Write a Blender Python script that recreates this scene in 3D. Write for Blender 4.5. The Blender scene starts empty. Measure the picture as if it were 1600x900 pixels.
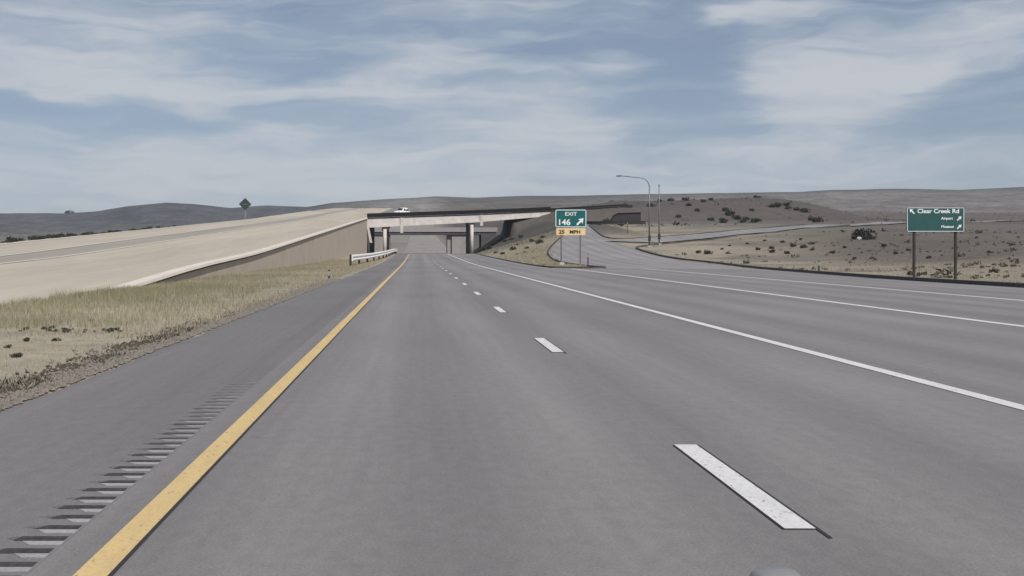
import bpy, math, random
import numpy as np
from mathutils import Vector
sc = bpy.context.scene
C = sc.collection
random.seed(7)
rng = np.random.default_rng(7)
HAZE = .00010
R_ = math.radians

# ------------------------------------------------------------------ camera
F = 2067.0            # focal length in px of the 1600 px wide photograph
cam_d = bpy.data.cameras.new('camera')
cam = bpy.data.objects.new('camera', cam_d); C.objects.link(cam)
cam.location = (0, 0, 1.5); cam.rotation_euler = (R_(90), 0, 0)
cam_d.sensor_width = 36; cam_d.lens = 36 * F / 1600
cam_d.shift_x = (800 - 652) / 1600; cam_d.shift_y = -(450 - 390) / 1600
cam_d.clip_start = 0.05; cam_d.clip_end = 60000
sc.camera = cam

# ------------------------------------------------------------------ light, sky, exposure
SUN_EL, SUN_AZ = R_(50), R_(150)      # azimuth clockwise from +Y: behind the camera, to the right
sun_d = bpy.data.lights.new('sun', 'SUN'); sun_d.energy = 3.9; sun_d.angle = R_(0.6); sun_d.color = (1, .955, .9)
sun = bpy.data.objects.new('sun', sun_d); C.objects.link(sun)
to_sun = Vector((math.sin(SUN_AZ) * math.cos(SUN_EL), math.cos(SUN_AZ) * math.cos(SUN_EL), math.sin(SUN_EL)))
sun.rotation_euler = (-to_sun).to_track_quat('-Z', 'Y').to_euler()
sc.view_settings.view_transform = 'Standard'; sc.view_settings.look = 'None'
sc.view_settings.gamma = 1; sc.view_settings.exposure = 0.0

w = bpy.data.worlds.new("World"); sc.world = w; w.use_nodes = True
nt = w.node_tree; nt.nodes.clear()
def N(t, **kw):
    n = nt.nodes.new(t)
    for k, v in kw.items(): setattr(n, k, v)
    return n
def L(a, b): nt.links.new(a, b)
def mth(op, a, b=None, clamp=False):
    n = N('ShaderNodeMath', operation=op, use_clamp=clamp)
    for i, v in enumerate((a, b)):
        if v is None: continue
        if isinstance(v, (int, float)): n.inputs[i].default_value = v
        else: L(v, n.inputs[i])
    return n.outputs[0]
SKY = 0.085
sky = N('ShaderNodeTexSky', sky_type='NISHITA', sun_disc=False, sun_elevation=SUN_EL, sun_rotation=SUN_AZ)
sky.altitude = 1800; sky.air_density = 1.0; sky.dust_density = 1.2; sky.ozone_density = 1.5
tc = N('ShaderNodeTexCoord')
# clouds: direction warped by noise, then banks placed by direction plus streaky noise
def noise(scale, detail, vec, rough=.55):
    n = N('ShaderNodeTexNoise'); n.inputs['Scale'].default_value = scale; n.inputs['Detail'].default_value = detail
    n.inputs['Roughness'].default_value = rough; L(vec, n.inputs['Vector']); return n
def vmul(vec, s):
    n = N('ShaderNodeVectorMath', operation='MULTIPLY'); L(vec, n.inputs[0]); n.inputs[1].default_value = s; return n.outputs[0]
wn = noise(1.0, 3, vmul(tc.outputs['Generated'], (9, 9, 34)))
sub = N('ShaderNodeVectorMath', operation='SUBTRACT'); L(wn.outputs['Color'], sub.inputs[0]); sub.inputs[1].default_value = (.5, .5, .5)
wv = vmul(sub.outputs[0], (.14, 0, .04))
wadd = N('ShaderNodeVectorMath', operation='ADD'); L(tc.outputs['Generated'], wadd.inputs[0]); L(wv, wadd.inputs[1])
D = wadd.outputs[0]
def direction(px, py):
    return Vector(((px - 652) / F, 1, (390 - py) / F)).normalized()
def bank(px, py, rx, ry, tilt=0):
    c = direction(px, py)
    s = N('ShaderNodeVectorMath', operation='SUBTRACT'); L(D, s.inputs[0]); s.inputs[1].default_value = c
    v = s.outputs[0]
    if tilt:
        r = N('ShaderNodeVectorRotate', rotation_type='Y_AXIS'); L(v, r.inputs['Vector']); r.inputs['Angle'].default_value = R_(tilt); v = r.outputs[0]
    v = vmul(v, (F / rx, 1.0, F / ry))
    ln = N('ShaderNodeVectorMath', operation='LENGTH'); L(v, ln.inputs[0])
    mr = N('ShaderNodeMapRange', interpolation_type='SMOOTHERSTEP'); L(ln.outputs['Value'], mr.inputs['Value'])
    mr.inputs['From Min'].default_value = 0.1; mr.inputs['From Max'].default_value = 1.5
    mr.inputs['To Min'].default_value = 1; mr.inputs['To Max'].default_value = 0
    return mr.outputs['Result']
n1 = noise(1.0, 4, vmul(D, (8, 8, 64)), .5)
n2 = noise(1.0, 4, vmul(D, (24, 24, 170)), .5)
cl = mth('ADD', mth('MULTIPLY', mth('SUBTRACT', n1.outputs['Fac'], .5), 1.7), mth('MULTIPLY', mth('SUBTRACT', n2.outputs['Fac'], .5), .65))
cl = mth('ADD', cl, .36)
for (px, py, rx, ry, t, a) in [(1300, 155, 170, 62, 8, .85), (1440, 62, 260, 42, 9, .45), (1480, 110, 90, 18, 4, .4), (120, 90, 320, 95, -6, .40), (330, 150, 260, 60, 0, .22), (620, 90, 260, 90, 0, .22),
                               (960, 98, 55, 26, 0, .5), (880, 190, 200, 50, 6, .35), (1000, 278, 900, 55, 0, .30), (200, 270, 700, 70, 0, .42), (840, 210, 160, 50, 0, .3), (650, 130, 150, 60, 0, .25),
                               (1185, 28, 90, 16, 10, .5), (1060, 130, 130, 120, 0, -.55), (1010, 40, 200, 60, 0, -.3), (1540, 200, 110, 90, 0, -.35), (470, 165, 140, 26, 0, -.4),
                               (215, 196, 130, 26, 0, -.55), (15, 165, 90, 30, 0, -.7), (430, 100, 160, 30, 0, -.35), (540, 30, 240, 36, 0, -.35), (850, 80, 90, 26, 0, -.35)]:
    cl = mth('ADD', cl, mth('MULTIPLY', bank(px, py, rx, ry, t), a))
cov = N('ShaderNodeMapRange', interpolation_type='SMOOTHSTEP'); L(cl, cov.inputs['Value'])
cov.inputs['From Min'].default_value = -.3; cov.inputs['From Max'].default_value = 1.2; cov.inputs['To Min'].default_value = .20; cov.inputs['To Max'].default_value = .97
# cloud body colour: bluish thin veil to warm white where thick
cc = N('ShaderNodeMix', data_type='RGBA'); L(cov.outputs['Result'], cc.inputs['Factor'])
cc.inputs['A'].default_value = (.295 / SKY, .425 / SKY, .535 / SKY, 1); cc.inputs['B'].default_value = (.555 / SKY, .58 / SKY, .625 / SKY, 1)
mixs = N('ShaderNodeMix', data_type='RGBA'); L(cov.outputs['Result'], mixs.inputs['Factor'])
hs = N('ShaderNodeHueSaturation'); hs.inputs['Saturation'].default_value = .8; hs.inputs['Value'].default_value = .66; tn = N('ShaderNodeVectorMath', operation='MULTIPLY'); L(sky.outputs['Color'], tn.inputs[0]); tn.inputs[1].default_value = (.97, 1.0, 1.16); L(tn.outputs[0], hs.inputs['Color'])
L(hs.outputs['Color'], mixs.inputs['A']); L(cc.outputs['Result'], mixs.inputs['B'])
bg = N('ShaderNodeBackground'); bg.inputs['Strength'].default_value = SKY
L(mixs.outputs['Result'], bg.inputs['Color'])
wo = N('ShaderNodeOutputWorld'); L(bg.outputs[0], wo.inputs['Surface'])

# ------------------------------------------------------------------ materials
def mat(name, col, rough=.85, noise_scale=None, noise_amt=.25, bump=0, metallic=0, attr=None, noise2=None, coords='Object', stretch=(1, 1, 1), spec=.3, bump_scale=None):
    m = bpy.data.materials.new(name); m.use_nodes = True
    t = m.node_tree; b = t.nodes['Principled BSDF']
    b.inputs['Roughness'].default_value = rough; b.inputs['Metallic'].default_value = metallic
    b.inputs['Specular IOR Level'].default_value = spec
    b.inputs['Base Color'].default_value = (*col, 1)
    src = None
    if attr:
        a = t.nodes.new('ShaderNodeVertexColor'); a.layer_name = attr; src = a.outputs['Color']
    tcn = t.nodes.new('ShaderNodeTexCoord'); mp = t.nodes.new('ShaderNodeMapping'); mp.inputs['Scale'].default_value = stretch
    t.links.new(tcn.outputs[coords], mp.inputs['Vector'])
    for sc_, am in [(noise_scale, noise_amt)] + (noise2 or []):
        if not sc_: continue
        n = t.nodes.new('ShaderNodeTexNoise'); n.inputs['Scale'].default_value = sc_; n.inputs['Detail'].default_value = 6; n.inputs['Roughness'].default_value = .6
        t.links.new(mp.outputs[0], n.inputs['Vector'])
        mr = t.nodes.new('ShaderNodeMapRange'); mr.inputs['From Min'].default_value = .25; mr.inputs['From Max'].default_value = .75
        mr.inputs['To Min'].default_value = 1 - am; mr.inputs['To Max'].default_value = 1 + am
        t.links.new(n.outputs['Fac'], mr.inputs['Value'])
        v = t.nodes.new('ShaderNodeVectorMath'); v.operation = 'MULTIPLY'
        if src is None: v.inputs[0].default_value = col
        else: t.links.new(src, v.inputs[0])
        t.links.new(mr.outputs[0], v.inputs[1]); src = v.outputs[0]
    if src is not None: t.links.new(src, b.inputs['Base Color'])
    if bump:
        n = t.nodes.new('ShaderNodeTexNoise'); n.inputs['Scale'].default_value = bump_scale or (noise_scale or 5) * 4; n.inputs['Detail'].default_value = 5
        t.links.new(mp.outputs[0], n.inputs['Vector'])
        bp = t.nodes.new('ShaderNodeBump'); bp.inputs['Strength'].default_value = bump; bp.inputs['Distance'].default_value = .05
        t.links.new(n.outputs['Fac'], bp.inputs['Height']); t.links.new(bp.outputs[0], b.inputs['Normal'])
    return m

def paint(name, col, wear, chip):
    m = bpy.data.materials.new(name); m.use_nodes = True
    t = m.node_tree; b = t.nodes['Principled BSDF']; b.inputs['Roughness'].default_value = .72; b.inputs['Specular IOR Level'].default_value = .3
    g = t.nodes.new('ShaderNodeNewGeometry')
    def nz(sv, det=5):
        mp = t.nodes.new('ShaderNodeMapping'); mp.inputs['Scale'].default_value = sv; t.links.new(g.outputs['Position'], mp.inputs['Vector'])
        n = t.nodes.new('ShaderNodeTexNoise'); n.inputs['Scale'].default_value = 1; n.inputs['Detail'].default_value = det; n.inputs['Roughness'].default_value = .7; t.links.new(mp.outputs[0], n.inputs['Vector']); return n.outputs['Fac']
    def mixc(a, bcol, f, lo, hi):
        mr = t.nodes.new('ShaderNodeMapRange'); mr.inputs['From Min'].default_value = lo; mr.inputs['From Max'].default_value = hi; t.links.new(f, mr.inputs['Value'])
        mx = t.nodes.new('ShaderNodeMix'); mx.data_type = 'RGBA'; t.links.new(mr.outputs[0], mx.inputs['Factor'])
        if isinstance(a, tuple): mx.inputs['A'].default_value = (*a, 1)
        else: t.links.new(a, mx.inputs['A'])
        mx.inputs['B'].default_value = (*bcol, 1); return mx.outputs['Result']
    c = mixc(col, tuple(v * wear for v in col), nz((5, .8, 1)), .35, .75)
    c = mixc(c, tuple(v * .72 for v in col), nz((30, 30, 30), 3), .45, .8)
    c = mixc(c, (.17, .16, .16), nz((26, 9, 26), 6), chip, chip + .06)
    t.links.new(c, b.inputs['Base Color']); return m

def asphalt(name, col, wheel=True):
    m = bpy.data.materials.new(name); m.use_nodes = True
    t = m.node_tree; b = t.nodes['Principled BSDF']; b.inputs['Roughness'].default_value = .82; b.inputs['Specular IOR Level'].default_value = .3
    g = t.nodes.new('ShaderNodeNewGeometry')
    def mp(s):
        n = t.nodes.new('ShaderNodeMapping'); n.inputs['Scale'].default_value = s; t.links.new(g.outputs['Position'], n.inputs['Vector']); return n.outputs[0]
    def nz(s, vec, det=5, rough=.6):
        n = t.nodes.new('ShaderNodeTexNoise'); n.inputs['Scale'].default_value = s; n.inputs['Detail'].default_value = det; n.inputs['Roughness'].default_value = rough
        t.links.new(vec, n.inputs['Vector']); return n.outputs['Fac']
    def rng_(v, a, c, lo=.3, hi=.7):
        n = t.nodes.new('ShaderNodeMapRange'); n.inputs['From Min'].default_value = lo; n.inputs['From Max'].default_value = hi
        n.inputs['To Min'].default_value = a; n.inputs['To Max'].default_value = c; t.links.new(v, n.inputs['Value']); return n.outputs[0]
    fs = [rng_(nz(55, mp((1, 1, 1)), 3, .75), 0.80, 1.20), rng_(nz(9, mp((1, .5, 1)), 4, .7), .91, 1.09), rng_(nz(1.0, mp((1.3, .02, 1))), .94, 1.06), rng_(nz(1.0, mp((.22, .05, 1)), 4), .86, 1.14),
          rng_(nz(1.0, mp((7, .12, 1)), 3), .955, 1.045)]
    if wheel:   # polished wheel paths, two per lane
        sx = t.nodes.new('ShaderNodeSeparateXYZ'); t.links.new(g.outputs['Position'], sx.inputs[0])
        mm = t.nodes.new('ShaderNodeMath'); mm.operation = 'MULTIPLY_ADD'; t.links.new(sx.outputs['X'], mm.inputs[0]); mm.inputs[1].default_value = 2 * math.pi / 1.83; mm.inputs[2].default_value = -3.98
        cs = t.nodes.new('ShaderNodeMath'); cs.operation = 'COSINE'; t.links.new(mm.outputs[0], cs.inputs[0])
        fs += [rng_(cs.outputs[0], .91, 1.075, -1, 1), rng_(nz(2.6, mp((1, .6, 1)), 6, .7), 1.0, .84, .62, .74)]
    v = None
    for f in fs:
        n = t.nodes.new('ShaderNodeVectorMath'); n.operation = 'MULTIPLY'
        if v is None: n.inputs[0].default_value = col
        else: t.links.new(v, n.inputs[0])
        t.links.new(f, n.inputs[1]); v = n.outputs[0]
    t.links.new(v, b.inputs['Base Color'])
    bp = t.nodes.new('ShaderNodeBump'); bp.inputs['Strength'].default_value = .35; bp.inputs['Distance'].default_value = .01
    t.links.new(nz(90, mp((1, 1, 1)), 3), bp.inputs['Height']); t.links.new(bp.outputs[0], b.inputs['Normal'])
    return m

M = dict(
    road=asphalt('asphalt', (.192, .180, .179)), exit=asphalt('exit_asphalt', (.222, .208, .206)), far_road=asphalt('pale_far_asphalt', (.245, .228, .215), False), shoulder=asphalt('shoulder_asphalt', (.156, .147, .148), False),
    groove=mat('groove_shade', (.035, .033, .036), .95, 20, .4), ridge=asphalt('rumble_asphalt', (.235, .224, .226), False), groove_worn=mat('worn_groove_shade', (.105, .098, .10), .95, 20, .3), ridge_worn=asphalt('worn_rumble_asphalt', (.172, .162, .163), False), strip=asphalt('worn_strip_asphalt', (.150, .140, .141), False),  # dark groove colours stand in for slope shade
    yellow=paint('yellow_paint', (.62, .45, .21), .80, .605), white=paint('white_paint', (.66, .64, .64), .80, .60),
    black_tape=mat('black_contrast_paint', (.03, .028, .032), .7, 20, .3),
    ground=mat('dry_ground', (.2, .18, .13), .95, .35, .16, bump=.6, attr='tone', noise2=[(2.3, .22), (14, .18)], bump_scale=3),
    hills=mat('far_hills', (.1, .1, .1), .95, .012, .25, bump=0, attr='tone', noise2=[(.05, .45), (.2, .4)]),
    ramp=mat('ramp_concrete', (.41, .36, .295), .9, .15, .13, noise2=[(.7, .10), (3, .06)], stretch=(1, .06, 1), bump=.1, bump_scale=12),
    ramp_dark=mat('ramp_worn_lane', (.29, .262, .228), .9, .3, .14, stretch=(1, .05, 1)),
    ramp_line=mat('ramp_pale_line', (.56, .51, .45), .85, .8, .1),
    wall=mat('wall_concrete', (.43, .365, .30), .9, .25, .1, noise2=[(3, .08)], bump=.15), coping=mat('pale_concrete', (.60, .54, .48), .85, 1, .1),
    girder=mat('girder_concrete', (.56, .515, .48), .85, .8, .18, noise2=[(5, .06)]), concrete=mat('grey_concrete', (.34, .32, .315), .9, 1, .12),
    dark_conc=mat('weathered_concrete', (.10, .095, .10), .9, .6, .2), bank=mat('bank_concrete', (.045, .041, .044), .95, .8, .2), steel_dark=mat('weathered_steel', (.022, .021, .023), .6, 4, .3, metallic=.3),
    galv=mat('galvanised_steel', (.80, .77, .76), .6, 6, .10, metallic=.05), pole=mat('pole_steel', (.17, .175, .19), .5, 6, .1, metallic=.4),
    wood=mat('dark_timber', (.05, .04, .036), .9, 8, .3), kerb=mat('asphalt_kerb', (.075, .069, .067), .9, 4, .3),
    green=mat('sign_green', (.010, .115, .110), .5, 3, .15), guide_green=mat('guide_sign_green', (.026, .088, .088), .6, 3, .15), sign_white=mat('sign_white', (.80, .82, .82), .5, 12, .04), sign_yellow=mat('sign_yellow', (.75, .56, .30), .55, 5, .08),
    sign_black=mat('sign_black', (.02, .016, .015), .6, 9, .1), sign_back=mat('sign_back', (.05, .052, .056), .6, 5, .1, metallic=.2),
    bush=mat('sagebrush_leaf', (.045, .046, .036), .95, 6, .5), grass=mat('dry_grass', (.3, .26, .17), .95, 8, .1, attr='tone'),
    scrub=mat('grey_scrub', (.2, .18, .14), .95, 8, .1, attr='tone'),
    stone=mat('stone', (.185, .163, .14), .95, 12, .35), rock=mat('pale_rock', (.55, .53, .50), .9, 3, .2), twig=mat('twig', (.07, .058, .045), .95, 9, .3),
    car=mat('white_car_paint', (.78, .79, .80), .3, 3, .02, spec=.5), glass=mat('car_glass', (.02, .022, .026), .12, 3, .05, spec=.6),
    tyre=mat('tyre_rubber', (.02, .02, .02), .9, 12, .2), chrome=mat('lamp_lens', (.7, .7, .72), .2, 9, .05), plastic=mat('black_plastic', (.03, .03, .033), .7, 9, .1),
    nozzle=mat('nozzle_plastic', (.20, .197, .20), .4, 3, .05, spec=.5), hood=mat('hood_paint', (.16, .155, .155), .75, 3, .04, spec=.5),
)

# ------------------------------------------------------------------ helpers
class MB:
    def __init__(s): s.v = []; s.f = []
    def add(s, vs, fs):
        o = len(s.v); s.v += [tuple(p) for p in vs]; s.f += [tuple(i + o for i in f) for f in fs]; return s
    def hexa(s, p):   # 8 corners: bottom 4 ccw, top 4 ccw
        return s.add(p, [(3, 2, 1, 0), (4, 5, 6, 7), (0, 1, 5, 4), (1, 2, 6, 5), (2, 3, 7, 6), (3, 0, 4, 7)])
    def box(s, x0, x1, y0, y1, z0, z1):
        return s.hexa([(x0, y0, z0), (x1, y0, z0), (x1, y1, z0), (x0, y1, z0), (x0, y0, z1), (x1, y0, z1), (x1, y1, z1), (x0, y1, z1)])
    def tube(s, pts, r, n=8, r1=None):
        pts = [Vector(p) for p in pts]; rings = []
        for i, p in enumerate(pts):
            d = (pts[min(i + 1, len(pts) - 1)] - pts[max(i - 1, 0)]).normalized()
            up = Vector((0, 1, 0)) if abs(d.y) < .9 else Vector((1, 0, 0))
            a = d.cross(up).normalized(); b = d.cross(a)
            rr = r if r1 is None else r + (r1 - r) * i / (len(pts) - 1)
            rings.append([p + (a * math.cos(2 * math.pi * k / n) + b * math.sin(2 * math.pi * k / n)) * rr for k in range(n)])
        vs = [q for g in rings for q in g]; fs = []
        for i in range(len(pts) - 1):
            for k in range(n): fs.append((i * n + k, i * n + (k + 1) % n, (i + 1) * n + (k + 1) % n, (i + 1) * n + k))
        fs.append(tuple(range(n))[::-1]); fs.append(tuple((len(pts) - 1) * n + k for k in range(n)))
        return s.add(vs, fs)
    def prism(s, poly, a, b, axis='y'):   # poly in the plane, extruded a..b along axis
        def mk(p, t): return (p[0], t, p[1]) if axis == 'y' else (t, p[0], p[1]) if axis == 'x' else (p[0], p[1], t)
        n = len(poly); vs = [mk(p, a) for p in poly] + [mk(p, b) for p in poly]
        fs = [tuple(range(n)), tuple(range(2 * n - 1, n - 1, -1))] + [(i, n + i, n + (i + 1) % n, (i + 1) % n) for i in range(n)]
        return s.add(vs, fs)
    def mesh(s, name, m, smooth=False):
        me = bpy.data.meshes.new(name); me.from_pydata(s.v, [], s.f); me.update()
        import bmesh as bm_
        b = bm_.new(); b.from_mesh(me); bm_.ops.recalc_face_normals(b, faces=b.faces); b.to_mesh(me); b.free()
        me.materials.append(m)
        if smooth: me.polygons.foreach_set('use_smooth', [True] * len(me.polygons))
        return me
    def build(s, name, m, parent=None, smooth=False):
        return link(name, s.mesh(name, m, smooth), parent)
def link(name, me, parent=None, loc=None):
    o = bpy.data.objects.new(name, me); C.objects.link(o)
    if parent: o.parent = parent
    if loc is not None: o.location = loc
    return o
def tag(o, label=None, cat=None, group=None, kind=None):
    for k, v in (('label', label), ('category', cat), ('group', group), ('kind', kind)):
        if v: o[k] = v
    return o
def thing(name, label, cat, loc=(0, 0, 0), group=None, rz=0):
    o = bpy.data.objects.new(name, None); C.objects.link(o); o.location = loc; o.rotation_euler = (0, 0, rz); o.empty_display_size = .2
    return tag(o, label, cat, group)
def grid_mesh(name, X, Y, Z, m, tone=None, smooth=True):
    r, c = X.shape
    co = np.stack([X, Y, Z], -1).reshape(-1, 3).astype(np.float32)
    i = np.arange((r - 1) * (c - 1)); a = (i // (c - 1)) * c + i % (c - 1)
    q = np.stack([a, a + 1, a + c + 1, a + c], -1).astype(np.int32)
    return raw_mesh(name, co, q, m, tone, smooth)
def raw_mesh(name, co, q, m, tone=None, smooth=False):
    me = bpy.data.meshes.new(name); k = q.shape[1]
    me.vertices.add(len(co)); me.vertices.foreach_set('co', np.ascontiguousarray(co, dtype=np.float32).ravel())
    me.loops.add(q.size); me.loops.foreach_set('vertex_index', np.ascontiguousarray(q, dtype=np.int32).ravel())
    me.polygons.add(len(q)); me.polygons.foreach_set('loop_start', np.arange(0, q.size, k, dtype=np.int32))
    me.polygons.foreach_set('loop_total', np.full(len(q), k, dtype=np.int32))
    me.polygons.foreach_set('use_smooth', np.full(len(q), smooth))
    me.update(calc_edges=True); me.validate()
    if tone is not None:
        at = me.color_attributes.new('tone', 'FLOAT_COLOR', 'POINT')
        at.data.foreach_set('color', np.concatenate([tone.reshape(-1, 3), np.ones((len(co), 1))], 1).astype(np.float32).ravel())
    me.materials.append(m); return me
def vnoise(x, y, seed=0):
    xi = np.floor(x).astype(np.int64); yi = np.floor(y).astype(np.int64); fx = x - xi; fy = y - yi
    fx = fx * fx * (3 - 2 * fx); fy = fy * fy * (3 - 2 * fy)
    def h(a, b):
        n = (a * 374761393 + b * 668265263 + seed * 974711) & 0x7fffffff
        n = ((n ^ (n >> 13)) * 1274126177) & 0x7fffffff
        return ((n ^ (n >> 16)) & 0xffff) / 65535.
    return (h(xi, yi) * (1 - fx) + h(xi + 1, yi) * fx) * (1 - fy) + (h(xi, yi + 1) * (1 - fx) + h(xi + 1, yi + 1) * fx) * fy
def fbm(x, y, s, o=4, seed=0):
    v = 0; a = .5; x = np.asarray(x, float) / s; y = np.asarray(y, float) / s
    for i in range(o): v = v + a * (vnoise(x, y, seed + i) - .5); x = x * 2.03 + 7.1; y = y * 2.03 + 3.7; a *= .5
    return v
def sst(a, b, x): t = np.clip((x - a) / (b - a), 0, 1); return t * t * (3 - 2 * t)

# ------------------------------------------------------------------ the lie of the land
def curve(pts, sm=9):
    ys = np.arange(-60, 9000, 2.0); v = np.interp(ys, [p[0] for p in pts], [p[1] for p in pts])
    k = np.ones(sm) / sm; v = np.convolve(np.pad(v, sm // 2, 'edge'), k, 'valid')
    return lambda y: np.interp(y, ys, v)
Rz = curve([(-60, 0), (140, 0), (200, .35), (255, .72), (330, .42), (400, .45), (500, 2.6), (700, 7.6), (900, 13), (9000, 13)], 27)              # highway
Wz = curve([(-60, -2.2), (0, -1.3), (30, -.55), (50, .05), (90, 1.0), (150, 3.15), (247, 6.6), (295, 8.3), (420, 13.4), (600, 20.3), (700, 22), (900, 25), (1200, 28), (9000, 28)])   # rising ramp
Ez = curve([(-60, 0), (112, 0), (122, .1), (135, .28), (150, .62), (172, 1.65), (195, 3.0), (220, 4.4), (250, 6.1), (300, 8.0), (400, 10.4), (700, 21), (900, 25.5), (1200, 29), (9000, 29)])  # right side
gl = lambda y: np.interp(y, [100, 107, 118, 130, 165, 205, 250, 300], [15.0, 15.3, 14.9, 14.4, 16.4, 22.6, 29.4, 36.5])     # left edge of the exit ramp
gr = lambda y: np.interp(y, [-60, 60, 90, 125, 150, 172, 195, 250, 300], [23.8, 23.8, 25.4, 28.3, 27.9, 28.1, 28.3, 32.4, 40])   # right edge of all paving
ridge_px = [-1500, -600, -200, 0, 100, 150, 200, 260, 300, 360, 420, 480, 520, 600, 680, 740, 800, 900, 1000, 1100, 1250, 1300, 1400, 1500, 1600, 1800, 2400, 3600]
ridge_py = [330, 326, 335, 334, 334, 331, 323, 317.5, 320, 326, 322, 325, 319, 313.5, 309, 311.5, 309, 308, 305.5, 304, 302, 299, 297, 298.5, 294, 290, 296, 310]
mound = [((29, 331), 11.2), ((50, 325), 11.8), ((80, 345), 12.5)]
def H(x, y, fine=True):
    x = np.asarray(x, float); y = np.asarray(y, float)
    E = Ez(y); Rr = Rz(y); W = Wz(y)
    far = sst(300, 340, y)
    # right of the highway
    edge = np.where(y < 107, 24, gl(np.minimum(y, 300)))
    t = np.clip((x - 11) / np.maximum(edge - 11, 4.5), 0, 1)
    t = np.where(y > 260, sst(0, 1, (x - 12) / 19), t)
    right = Rr + (E - Rr) * t
    off = np.maximum(x - gr(np.clip(y, -60, 300)), 0)
    side = sst(0, 60, off) * (1.6 * sst(30, 110, y)) * (1 - sst(180, 300, y))
    right = right + side
    # lower ground far right behind the hill
    # left of the highway
    low = .004 * np.clip(y, 0, 900) - .8
    lt = sst(37.5, 60 + .12 * np.maximum(y - 550, 0), -x)
    left_hi = W + (np.minimum(low, W - 1.5) - W) * lt
    left_cut = Rr + (left_hi - Rr) * sst(12, 30, -x)
    wall_side = np.where(x < -11.2, left_hi - .08, Rr)
    left = np.where(y < 334, wall_side, left_cut)
    mid = sst(-30, 36, x); hi_l = left; h = np.where(y < 335, np.where(x < 3, left, right), Rr + (left_hi * (1 - mid) + E * mid - Rr) * np.where(x < 3, sst(12, 30, -x), sst(0, 1, (x - 12) / 19)))
    # the cut closes far off, behind the overpass
    close = sst(740, 860, y); h = h * (1 - close) + (left_hi * (1 - mid) + E * mid) * close
    # crossing road bank, right
    for (a, za), (b, zb) in zip(mound[:-1], mound[1:]):
        ax, ay = a; bx, by = b; dx, dy = bx - ax, by - ay; tt = np.clip(((x - ax) * dx + (y - ay) * dy) / (dx * dx + dy * dy), 0, 1)
        d = np.hypot(x - ax - tt * dx, y - ay - tt * dy); zc = za + (zb - za) * tt
        m = zc - np.maximum(d - 8, 0) * .30
        h = np.where(x > 22, np.maximum(h, m), h)
    # hill on the right
    hx = (x - 96) / 34; hy = (y - 415) / 165
    crest = np.interp(x, [30, 46, 62, 80, 95, 107, 114, 122, 132, 150], [9, 14.0, 16.3, 16.8, 17.0, 17.0, 16.0, 13.6, 10.8, 6]) - 34 * (1 - np.exp(-hy ** 2))
    k_ = 1.2; h = np.where((x > 26) & (y > 240) & (y < 800), k_ * np.logaddexp(np.minimum(h, 60) / k_, crest / k_) - .0, h)
    # far ridges
    px = 652 + F * x / np.maximum(y, 50)
    rz = 1.5 + (390 - np.interp(px, ridge_px, ridge_py)) / F * 1500
    up = sst(930, 1500, y); back = sst(1560, 2600, y)
    h = h * (1 - up) + (rz * (1 - .75 * back)) * up
    if fine:
        q = np.maximum(np.maximum(off, np.maximum(-(x + 38), 0)), np.where(y > 330, np.abs(x - 3) - 20, 0))
        am = sst(0, 40, q)
        h = h + fbm(x, y, 26, 4, 3) * 1.5 * am * (1 - up) + fbm(x, y, 240, 5, 9) * 13 * up * (1 - sst(1050, 1300, y)) + fbm(x, y, 60, 3, 5) * 2.2 * up
        h = h + fbm(x, y, 3.0, 3, 12) * .16 * sst(.2, 3, off) * (y < 300) + (np.abs(fbm(x * .6 + y * .25, y, 17, 4, 17)) * -4.2 + .5) * sst(9, 34, off) * sst(60, 100, y) * (1 - sst(165, 190, y))
        h = h + fbm(x, y, 2.2, 3, 14) * .14 * (x < -4.6) * (x > -10.8) * (y < 290)
    return h
def paved(x, y):     # surface height on the paving
    return np.where(np.asarray(x) < 13, Rz(y), Ez(y))
def gz(x, y): return float(H(np.array([x]), np.array([y]))[0])

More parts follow.
